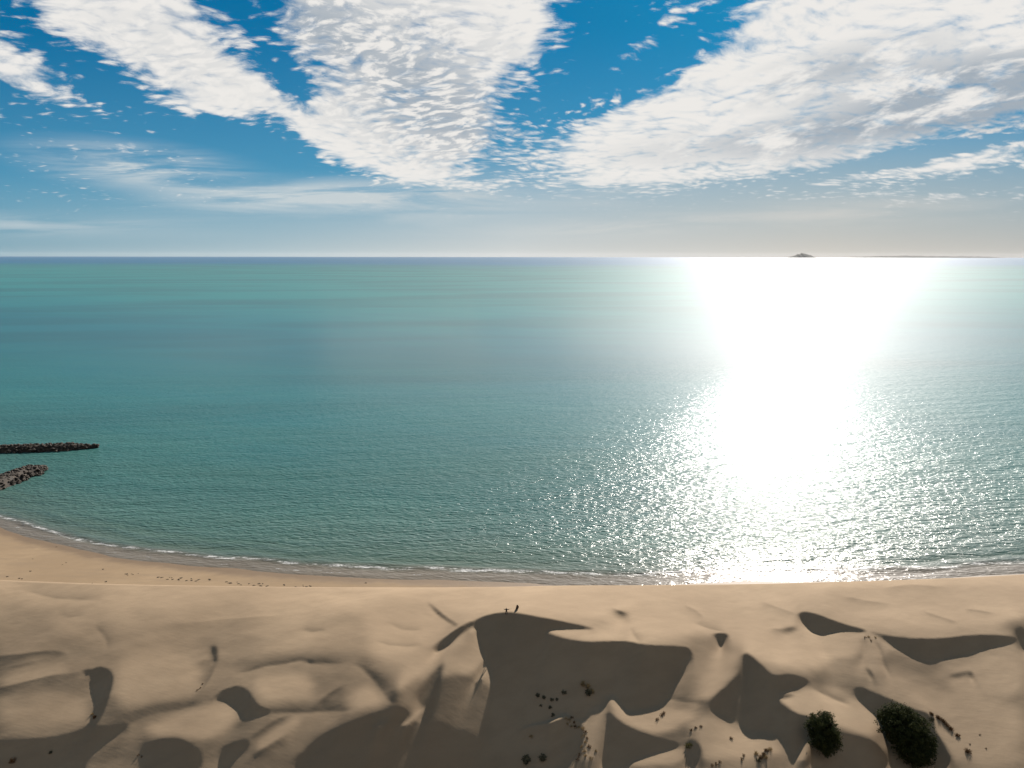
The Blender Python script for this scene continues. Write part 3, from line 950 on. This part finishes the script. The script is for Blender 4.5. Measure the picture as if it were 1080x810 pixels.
green_m = leaf_mat('dark_leaves', (0.016, 0.022, 0.009), (0.048, 0.052, 0.019))
bark_m = new_mat('bark', 0.9, 0.1); bark_m[2].inputs['Base Color'].default_value = (0.07, 0.05, 0.035, 1); bark_m = bark_m[0]
straw_m = leaf_mat('straw', (0.20, 0.135, 0.06), (0.34, 0.25, 0.13), 0.15, 2.5)
brown_m = leaf_mat('dead_twigs', (0.055, 0.030, 0.014), (0.14, 0.078, 0.034), 0.1, 2.5)
shrub_m = leaf_mat('shrub_leaves', (0.050, 0.048, 0.030), (0.115, 0.105, 0.068), 0.1, 2.5)
olive_m = leaf_mat('olive_grass', (0.075, 0.072, 0.026), (0.15, 0.13, 0.05), 0.2, 2.5)


def at_px(px, py, Yf):
    uu, ww = to_dir(px, py)
    return Vector((uu * Yf, Yf, CAM_H + ww * Yf))


def limb(bm, a, b_, r0, r1, n=6):
    """a tapered, slightly bent branch"""
    ax = (b_ - a).normalized()
    e1 = ax.orthogonal().normalized(); e2 = ax.cross(e1)
    mid = (a + b_) / 2 + e1 * (b_ - a).length * 0.06
    rings = []
    for c, r in ((a, r0), (mid, (r0 + r1) / 2), (b_, r1)):
        rings.append([bm.verts.new(c + (e1 * math.cos(k * 6.2832 / n) + e2 * math.sin(k * 6.2832 / n)) * r) for k in range(n)])
    for A_, B_ in zip(rings, rings[1:]):
        for k in range(n):
            bm.faces.new((A_[k], A_[(k + 1) % n], B_[(k + 1) % n], B_[k]))


def tree(px, py, lumps, nleaf, label, seed):
    rr = random.Random(seed)
    bx_, by_, bz_ = on_dune(px, py)
    root = bpy.data.objects.new('tree', None); C.objects.link(root)
    root.location = (bx_, by_, bz_)
    tag(root, label, 'tree')
    base = Vector((bx_, by_, bz_))
    L_ = []
    for lx, ly, off, r in lumps:
        r *= 0.88
        c = at_px(lx, ly, by_ + off) - base
        L_.append((c, r))
    bm = bmesh.new()
    fork = Vector((0, 0, 1.3))
    limb(bm, Vector((0, 0, -0.6)), fork, 0.34, 0.26, 8)
    for c, r in L_:
        limb(bm, fork - Vector((0, 0, .2)), c, 0.17, 0.05)
        for _ in range(4):
            dv = Vector((rr.gauss(0, 1), rr.gauss(0, 1), rr.gauss(0, 1))).normalized()
            limb(bm, c * 0.8 + fork * 0.2, c + dv * r * 0.8, 0.06, 0.015, 5)
    me = bpy.data.meshes.new('trunk'); bm.to_mesh(me); bm.free()
    link_mesh('trunk', me, bark_m, root)
    # crown: sprays of leaves on many twig ends spread through every lobe
    V, F = [], []
    tot = sum(r * r for _, r in L_)
    for c, r in L_:
        nspray = int(nleaf / 26 * r * r / tot)
        for _ in range(nspray):
            dv = Vector((rr.gauss(0, 1), rr.gauss(0, 1), rr.gauss(0, 1))).normalized()
            rad = r * (0.55 + 0.5 * rr.random() ** 0.6) * (1 + 0.35 * mnoise.noise(dv * 2.2 + c * .3))
            sc = c + dv * rad
            sr = rr.uniform(.28, .62)
            for _ in range(26):
                p = sc + Vector((rr.gauss(0, 1), rr.gauss(0, 1), rr.gauss(0, .8))) * sr * .6
                gz = float(dune_z(p.x + bx_, p.y + by_)) - bz_ + .05 if rr.random() < .05 else -99
                if p.z < gz: continue
                nrm = (dv + Vector((rr.gauss(0, .6), rr.gauss(0, .6), rr.gauss(.4, .6)))).normalized()
                e1 = nrm.orthogonal().normalized(); e2 = nrm.cross(e1)
                an = rr.uniform(0, 6.28)
                a_ = (e1 * math.cos(an) + e2 * math.sin(an)); b_ = nrm.cross(a_)
                ln, wd = rr.uniform(.14, .26), rr.uniform(.06, .11)
                i = len(V)
                V += [p - a_ * ln, p + b_ * wd + nrm * .02, p + a_ * ln, p - b_ * wd + nrm * .02]
                F.append((i, i + 1, i + 2, i + 3))
    me = bpy.data.meshes.new('crown'); me.from_pydata([tuple(v) for v in V], [], F); me.update()
    link_mesh('crown', me, green_m, root)
    return root


tree(870, 789, [(865, 759, .8, 1.75), (872, 759, 0.4, 1.5), (861, 767, .2, 1.8), (870, 769, -.6, 2.4), (876, 774, 0, 2.1), (879, 783, -1.0, 1.7), (866, 778, -1.2, 2.3), (872, 785, -1.6, 2.0)], 15000,
     'small dark green bushy tree standing alone in the dune shade', 1)
tree(958, 792, [(938, 756, 2.2, 2.4), (948, 754, 1.8, 2.4), (958, 757, 1.4, 2.3), (944, 766, .6, 2.9), (956, 768, .4, 3.2), (968, 768, .2, 2.7), (975, 777, -.6, 2.5), (964, 780, -1.0, 3.3), (952, 778, -1.0, 2.8), (977, 789, -1.6, 2.2), (970, 795, -2.2, 2.8), (961, 792, -2.2, 2.6)], 34000,
     'large dark green spreading tree on the slope, widest plant in view', 2)


def tuft(name, px, py, r, h, n, mat, label, cat, group=None, seed=0, leafy=False, lean=0.5):
    """a clump of stems rising from one root, with side twigs or leaves"""
    rr = random.Random(seed * 77 + int(px * 13 + py))
    bx_, by_, bz_ = on_dune(px, py)
    V, F = [], []
    for _ in range(n):
        an = rr.uniform(0, 6.283); q_ = rr.random() ** .6
        foot = Vector((math.cos(an), math.sin(an), 0)) * r * q_ * .45
        foot.z = float(dune_z(bx_ + foot.x, by_ + foot.y)) - bz_ - .05
        hh = h * rr.uniform(.45, 1.0) * (1 - .45 * q_)
        dv = Vector((math.cos(an) * lean * q_ * r, math.sin(an) * lean * q_ * r, hh)) + Vector((rr.gauss(0, .12 * r), rr.gauss(0, .12 * r), 0))
        tip = foot + dv; midp = foot + dv * .55 + Vector((0, 0, .1 * hh))
        sd = dv.orthogonal().normalized(); sd = Matrix.Rotation(rr.uniform(0, 6.28), 3, dv.normalized()) @ sd
        wd = rr.uniform(.02, .045) if not leafy else .03
        i = len(V)
        V += [foot - sd * wd, foot + sd * wd, midp - sd * wd * .8, midp + sd * wd * .8, tip]
        F += [(i, i + 1, i + 3, i + 2), (i + 2, i + 3, i + 4)]
        for _ in range(6 if leafy else 3):
            t = rr.uniform(.3, 1)
            p = foot.lerp(tip, t)
            d2 = Vector((rr.gauss(0, 1), rr.gauss(0, 1), rr.gauss(.3, .7))).normalized() * r * rr.uniform(.15, .4)
            s2 = d2.orthogonal().normalized() * (r * .10 if leafy else .02)
            i = len(V)
            V += [p, p + d2 * .5 + s2, p + d2, p + d2 * .5 - s2]
            F.append((i, i + 1, i + 2, i + 3))
    me = bpy.data.meshes.new(name); me.from_pydata([tuple(v) for v in V], [], F); me.update()
    o = link_mesh(name, me, mat)
    o.location = (bx_, by_, bz_)
    return tag(o, label, cat, group)


gA = 'dark shrubs in the shaded hollow'
for i, (px_, py_, r_) in enumerate([(567.5, 733.5, .62), (574.5, 735.5, .5), (595.5, 730.5, .6), (582.5, 738.5, .5), (588, 738, .42), (580.5, 746.5, .5), (584, 754.5, .5), (571, 744.5, .36)]):
    tuft('shrub', px_, py_, r_ * 1.0, r_ * .85, 30, shrub_m, ['leftmost dark shrub in the shaded hollow below the person', 'second dark shrub from the left in the shaded hollow, upper row', 'dark shrub in the shaded hollow, upper right, farthest from the others', 'dark shrub in the middle of the shaded hollow, left of a smaller one', 'small dark shrub in the middle of the shaded hollow, right of its neighbour', 'dark shrub in the lower part of the shaded hollow, last but one', 'lowest dark shrub in the shaded hollow', 'smallest dark shrub at the lower left of the shaded hollow'][i], 'shrub', gA, i, True)
tuft('shrub', 555.5, 803, 1.0, 1.3, 60, shrub_m, 'dark dry shrub in deep shade at the bottom edge, left of two', 'shrub', 'dark shrubs at the bottom edge', 11, True)
tuft('shrub', 573, 801, .85, 1.1, 50, shrub_m, 'dark dry shrub in deep shade at the bottom edge, right of two', 'shrub', 'dark shrubs at the bottom edge', 12, True)
tuft('shrub', 621.5, 732, .8, 1.1, 50, shrub_m, 'dark leafy shrub under the tan straw at the right of the shaded hollow', 'shrub', None, 13, True)
for i, (px_, py_, lb) in enumerate([(615.5, 722.5, 'tan dry straw bush topping the dark shrub, upper of three'), (620.5, 724.5, 'tan dry straw bush topping the dark shrub, middle of three'), (624.8, 730, 'tan dry straw bush topping the dark shrub, lowest of three')]):
    tuft('dry_bush', px_, py_, .75, 1.0, 70, straw_m, lb, 'dry bush', 'tan straw on the dark shrub', i)
gD = 'dry roots along the crumbling edge'
edge = [(598, 758), (601, 760), (604, 757), (606, 762), (599, 764), (603, 766), (607, 767), (611, 767), (615, 769), (618, 772), (616, 776), (620, 779), (618, 783), (614, 788), (617, 792), (612, 796), (618, 797), (624, 800), (629, 792), (622, 788), (610, 801), (561, 777)]
edge.sort(key=lambda e: e[1])
ORD = ['topmost', 'second', 'third', 'fourth', 'fifth', 'sixth', 'seventh', 'eighth', 'ninth', 'tenth', 'eleventh', 'twelfth', 'thirteenth', 'fourteenth', 'fifteenth', 'sixteenth', 'seventeenth', 'eighteenth', 'nineteenth', 'twentieth', 'last but one', 'lowest']
for i, (px_, py_) in enumerate(edge):
    tuft('dry_tuft', px_, py_, random.uniform(.35, .7), random.uniform(.3, .6), 30, straw_m if i % 3 else brown_m, ORD[i] + ' dry root tuft, counting down the crumbling sand edge below the hollow', 'dry tuft', gD, i + 30)
tuft('grass_clump', 727, 787, .9, .8, 90, olive_m, 'olive grass clump at the tip of a sand tongue, above a dark pit', 'grass clump', None, 60)
for i, (px_, py_) in enumerate([(698, 754.5), (700.5, 752.5), (694, 759)]):
    tuft('dry_twig', px_, py_, .55, .7, 26, brown_m, ['thin brown twigs on the lit sand shoulder, middle of three', 'thin brown twigs on the lit sand shoulder, topmost of three', 'thin brown twigs on the lit sand shoulder, lowest of three'][i], 'twigs', 'twigs on the sand shoulder', i + 70)
for i, (px_, py_) in enumerate([(729.5, 770), (734.5, 767.5), (740, 766)]):
    tuft('grass_tuft', px_, py_, .4, .4, 26, brown_m, ['left', 'middle', 'right'][i] + ' tiny brown tuft in the row of three on lit sand', 'grass tuft', 'row of three tiny tufts', i + 80)
tuft('dry_twig', 772, 779, .55, .6, 26, brown_m, 'lone small twig clump midway down the lit sand slope', 'twigs', None, 90)
for i, (px_, py_, m_) in enumerate([(803, 799, brown_m), (806, 796, brown_m), (809, 792, brown_m), (800.5, 802, shrub_m), (813, 791, straw_m), (808, 799, straw_m), (798, 795, straw_m)]):
    tuft('dry_bush', px_, py_, .6, .7, 50, m_, ['brown brush on the rounded sand nose, lower middle', 'brown brush on the rounded sand nose, centre', 'brown brush on the rounded sand nose, upper right', 'dark brush on the rounded sand nose, lowest', 'straw brush on the rounded sand nose, far right', 'straw brush on the rounded sand nose, right of the centre', 'straw brush on the rounded sand nose, far left'][i], 'dry brush', 'brush on the sand nose', i + 100)
for i, (px_, py_) in enumerate([(783, 801), (785, 797), (760, 804), (756, 806), (752, 808)]):
    tuft('dry_twig', px_, py_, .45, .6, 20, brown_m, ['thin dark twig right of the dark pit, lower of the right pair', 'thin dark twig right of the dark pit, upper of the right pair', 'thin dark twig near the bottom edge, right of three in a slanting row', 'thin dark twig near the bottom edge, middle of three in a slanting row', 'thin dark twig near the bottom edge, left of three in a slanting row'][i], 'twigs', 'twigs near the bottom edge', i + 110)
for i, (px_, py_, r_, lb) in enumerate([(983, 753, .7, 'small brown dead bush just above the large tree, topmost of its row'), (983.5, 759, .8, 'dark dead bush against the right side of the large tree'), (990, 757, .85, 'brown dead bush in the slanting row, second from the top'), (995, 760.5, .9, 'brown dead bush in the slanting row, third from the top'), (999, 764.5, .9, 'brown dead bush in the slanting row, fourth from the top'), (1003.5, 769, .85, 'brown dead bush in the slanting row, fifth from the top'), (1010.5, 775.5, .7, 'reddish brown dead bush at the low end of the slanting row'), (1021.5, 792.5, .95, 'dark brown dead stump bush alone at the lower right')]):
    tuft('dead_bush', px_, py_, r_ * .85, r_ * .9, 70, brown_m if i != 1 else shrub_m, lb, 'dead bush', 'dead bushes right of the large tree', i + 120)
for i, (px_, py_) in enumerate([(1034.5, 774.5), (1023.5, 784.5), (1041, 789)]):
    tuft('grass_tuft', px_, py_, .3, .25, 16, brown_m, 'tiny brown speck of dry grass on the open sand at lower right, ' + ['highest', 'leftmost', 'rightmost'][i], 'grass tuft', 'specks of dry grass', i + 140)
tuft('dead_bush', 100.5, 757.5, .5, .8, 50, brown_m, 'dark dead brush at the lower tail of the narrow shaded slip face', 'dead bush', None, 150)
tuft('dead_bush', 98, 754, .4, .5, 30, straw_m, 'pale dead brush at the lower tail of the narrow shaded slip face', 'dead bush', None, 151)
tuft('shrub', 54, 794.5, .4, .6, 40, shrub_m, 'single dark shrub in the shaded hollow at lower left', 'shrub', None, 152, True)
tuft('dry_bush', 14, 804, .8, .9, 70, brown_m, 'orange brown dry bush in the lower left corner', 'dry bush', None, 153)
for i, (px_, py_) in enumerate([(913, 672), (916.5, 671.5), (919, 675), (924, 672)]):
    tuft('dry_tuft', px_, py_, .4, .4, 20, straw_m if i % 2 else brown_m, ['leftmost', 'second', 'third', 'rightmost'][i] + ' dry root tuft at the join of the two shaded slip faces at right', 'dry tuft', 'tufts between the slip faces', i + 160)
for i, (px_, py_) in enumerate([(209, 728), (212, 726), (214, 722), (147, 797), (150, 799)]):
    tuft('dry_tuft', px_, py_, .35, .3, 18, brown_m, ['left tuft of three in a slanting row on the left dunes', 'middle tuft of three in a slanting row on the left dunes', 'upper right tuft of three in a slanting row on the left dunes', 'left tuft of a pair at the rim of the lower left pit', 'right tuft of a pair at the rim of the lower left pit'][i], 'dry tuft', 'tiny tufts on the left dunes', i + 170)

# ------------------------------------------------------------------ wrack on the beach
weed_m, q, b = new_mat('seaweed', 0.9, 0.15)
pos = q.new('ShaderNodeNewGeometry').outputs['Position']
q.put(b.inputs['Base Color'], q.mix(q.step(q.noise(pos, 3.0, 3), 0.35, 0.65), (0.035, 0.026, 0.017), (0.075, 0.056, 0.036)))
weeds = []
for k in range(5):
    bm = bmesh.new()
    rr = random.Random(k + 400)
    for j in range(rr.randint(3, 6)):
        boulder(bm, (rr.uniform(-.7, .7), rr.uniform(-.35, .35), .05), rr.uniform(.22, .45), 5000 + k * 20 + j)
    for v in bm.verts: v.co.z *= .55
    me = bpy.data.meshes.new('seaweed_clump'); bm.to_mesh(me); bm.free(); me.materials.append(weed_m)
    weeds.append(me)
spots = [(35, 590), (70, 594), (66, 596), (32, 603), (20, 611), (8, 609), (60, 577), (24, 611), (97, 616), (108, 601), (112, 614)]
rr = random.Random(9)
for a, b0, n in (((133, 606), (147, 606.5), 5), ((165, 609.5), (228, 613.5), 18), ((238, 615), (300, 618), 15), ((300, 617.5), (335, 619.5), 8), ((380, 615), (395, 616), 2)):
    for _ in range(n):
        t = rr.random()
        spots.append((a[0] + (b0[0] - a[0]) * t, a[1] + (b0[1] - a[1]) * t + rr.uniform(-1.6, 1.2)))
for i, (px_, py_) in enumerate(spots):
    wx, wy = ground(px_, py_, 1.6)
    wz = float(beach_z(np.array(wx), np.array(wy)))
    wx, wy = ground(px_, py_, wz)
    o = bpy.data.objects.new('seaweed_clump', weeds[i % 5]); C.objects.link(o)
    k = rr.uniform(.35, .8)
    o.location = (wx, wy, float(beach_z(np.array(wx), np.array(wy))) + .02); o.rotation_euler.z = rr.uniform(0, 6.3); o.scale = (k, k, k)
    tag(o, 'small dark clump of wrack lying on the strip of beach', 'seaweed', 'dark wrack along the beach')


# ------------------------------------------------------------------ person and kite
def plain(name, col, rough=0.8):
    m, q, b = new_mat(name, rough, 0.2)
    pos = q.new('ShaderNodeTexCoord').outputs['Object']
    n = q.noise(pos, 9.0, 3, 0.6)
    q.put(b.inputs['Base Color'], q.mix(q.step(n, 0.3, 0.7), tuple(c * .85 for c in col), tuple(c * 1.1 for c in col)))
    return m


def skinned(name, joints, bones, mat, parent, root=0, sub=2):
    me = bpy.data.meshes.new(name)
    me.from_pydata([j[0] for j in joints], bones, [])
    o = link_mesh(name, me, mat, parent)
    sm = o.modifiers.new('skin', 'SKIN'); sm.use_smooth_shade = True
    sv = me.skin_vertices[0].data
    for i, j in enumerate(joints):
        r = j[1]
        sv[i].radius = (r, r) if not isinstance(r, tuple) else r
        sv[i].use_root = (i == root)
    o.modifiers.new('smooth', 'SUBSURF').levels = sub
    o.modifiers['smooth'].render_levels = sub
    return o


fx, fy, fz = on_dune(534.6, 648.6)
person = bpy.data.objects.new('person', None); C.objects.link(person)
person.location = (fx, fy, fz); person.rotation_euler.z = R(-12)
tag(person, 'person in dark clothes standing on the dune crest holding kite lines', 'person')
skin_m = plain('skin', (0.30, 0.18, 0.12), .55)
J = [((0, 0, .95), .125), ((0, 0, 1.12), .12), ((0, -.01, 1.36), .135), ((0, 0, 1.50), .055), ((0, .01, 1.58), .062), ((0, .01, 1.68), .098), ((0, .0, 1.76), .06),
     ((.20, 0, 1.42), .055), ((.44, .10, 1.30), .042), ((.66, .20, 1.42), .032), ((-.20, 0, 1.42), .055), ((-.42, .04, 1.22), .042), ((-.60, .16, 1.30), .032),
     ((.11, 0, .88), .095), ((.17, .04, .48), .062), ((.19, -.02, .09), .042), ((.20, .12, .035), .035),
     ((-.11, 0, .88), .095), ((-.19, .02, .48), .062), ((-.24, -.06, .09), .042), ((-.26, .08, .035), .035)]
B = [(0, 1), (1, 2), (2, 3), (3, 4), (4, 5), (5, 6), (2, 7), (7, 8), (8, 9), (2, 10), (10, 11), (11, 12), (0, 13), (13, 14), (14, 15), (15, 16), (0, 17), (17, 18), (18, 19), (19, 20)]
# hands: five short fingers each, closed round the control bar
for s_, w_ in ((1, 9), (-1, 12)):
    wp_ = Vector(J[w_][0]); el = Vector(J[w_ - 1][0]); dr = (wp_ - el).normalized()
    palm = wp_ + dr * .07
    J.append((tuple(palm), .034)); pi_ = len(J) - 1; B.append((w_, pi_))
    for k in range(4):
        o_ = Vector((0, 0, (k - 1.5) * .021))
        f1 = palm + dr * .055 + o_; f2 = f1 + dr * .02 + Vector((-s_ * .035, 0, 0))
        J.append((tuple(f1), .0095)); J.append((tuple(f2), .008)); B += [(pi_, len(J) - 2), (len(J) - 2, len(J) - 1)]
    th = palm + Vector((-s_ * .03, .01, .045))
    J.append((tuple(th), .011)); B.append((pi_, len(J) - 1))
skinned('body', J, B, skin_m, person)
skinned('jacket', [((0, 0, .84), .20), ((0, 0, 1.12), .19), ((0, -.01, 1.36), .20), ((0, 0, 1.47), .08), ((.21, 0, 1.42), .095), ((.44, .10, 1.30), .08), ((.62, .185, 1.40), .06), ((-.21, 0, 1.42), .095), ((-.42, .04, 1.22), .08), ((-.57, .145, 1.285), .06)],
        [(0, 1), (1, 2), (2, 3), (2, 4), (4, 5), (5, 6), (2, 7), (7, 8), (8, 9)], plain('dark_jacket', (0.016, 0.013, 0.014)), person)
skinned('trousers', [((0, 0, .98), .135), ((.11, 0, .86), .115), ((.17, .04, .48), .08), ((.19, -.02, .12), .065), ((-.11, 0, .86), .115), ((-.19, .02, .48), .08), ((-.24, -.06, .12), .065)],
        [(0, 1), (1, 2), (2, 3), (0, 4), (4, 5), (5, 6)], plain('dark_trousers', (0.03, 0.026, 0.026)), person)
skinned('hair', [((0, -.02, 1.66), .098), ((0, -.01, 1.74), .095)], [(0, 1)], plain('dark_hair', (0.012, 0.008, 0.006)), person)

# the kite: a ribbed, inflated crescent wing standing on its tip in the wind
ky = fy + 1.5
kroot = bpy.data.objects.new('kite', None); C.objects.link(kroot)
K0 = at_px(542.7, 647.4, ky); kroot.location = K0
tag(kroot, 'dark brown crescent kite flying upright beside the person on the crest', 'kite')
cl = [at_px(a, c, ky) - K0 for a, c in ((542.7, 647.4), (543.6, 646.2), (544.6, 644.8), (545.5, 643.2), (546.2, 641.5), (546.5, 639.9), (546.4, 638.6))]
cl = [c + Vector((0, d_, 0)) for c, d_ in zip(cl, (0, .25, .45, .55, .55, .4, .2))]
wd = [.05, .16, .26, .34, .38, .34, .18]
V, F = [], []
for i, (c, w_) in enumerate(zip(cl, wd)):
    tg = (cl[min(i + 1, 6)] - cl[max(i - 1, 0)]).normalized()
    chord = Vector((.72, -.65, .1)); chord = (chord - tg * chord.dot(tg)).normalized()
    nr = tg.cross(chord)
    for t_, h_ in ((-1, 0), (-.7, .22), (0, .24), (.6, .10), (1, 0), (.6, .02), (0, .05), (-.7, -.10)):
        V.append(tuple(c + chord * w_ * t_ + nr * w_ * h_))
for i in range(6):
    for k in range(8):
        F.append((i * 8 + k, i * 8 + (k + 1) % 8, (i + 1) * 8 + (k + 1) % 8, (i + 1) * 8 + k))
F += [tuple(range(7, -1, -1)), tuple(range(48, 56))]
me = bpy.data.meshes.new('canopy'); me.from_pydata(V, [], F); me.update()
link_mesh('canopy', me, plain('kite_cloth', (0.060, 0.038, 0.026)), kroot, smooth=True)
bm = bmesh.new()
hand = Matrix.Translation(person.location) @ Matrix.Rotation(R(-12), 4, 'Z') @ Vector((.72, .23, 1.43)) - K0
for i in (0, 3, 5):
    limb(bm, hand, cl[i] - Vector((.1, 0, 0)), .006, .006, 4)
me = bpy.data.meshes.new('kite_lines'); bm.to_mesh(me); bm.free()
link_mesh('kite_lines', me, plain('line_cord', (0.2, 0.17, 0.13)), kroot)

# ------------------------------------------------------------------ sea air
bm = bmesh.new()
bmesh.ops.create_cube(bm, size=1.0)
me = bpy.data.meshes.new('haze'); bm.to_mesh(me); bm.free()
hm = bpy.data.materials.new('sea_haze'); hm.use_nodes = True
ht = hm.node_tree; ht.nodes.clear()
hv = ht.nodes.new('ShaderNodeVolumePrincipled')
hv.inputs['Color'].default_value = (0.93, 0.95, 1.0, 1)
hv.inputs['Density'].default_value = 1.7e-6
hv.inputs['Anisotropy'].default_value = 0.2
ho = ht.nodes.new('ShaderNodeOutputMaterial')
ht.links.new(hv.outputs[0], ho.inputs['Volume'])
haze = link_mesh('haze', me, hm)
haze.scale = (260000, 110000, 440); haze.location = (0, 45000, 214)
tag(haze, 'thin sea haze', 'haze', kind='stuff')
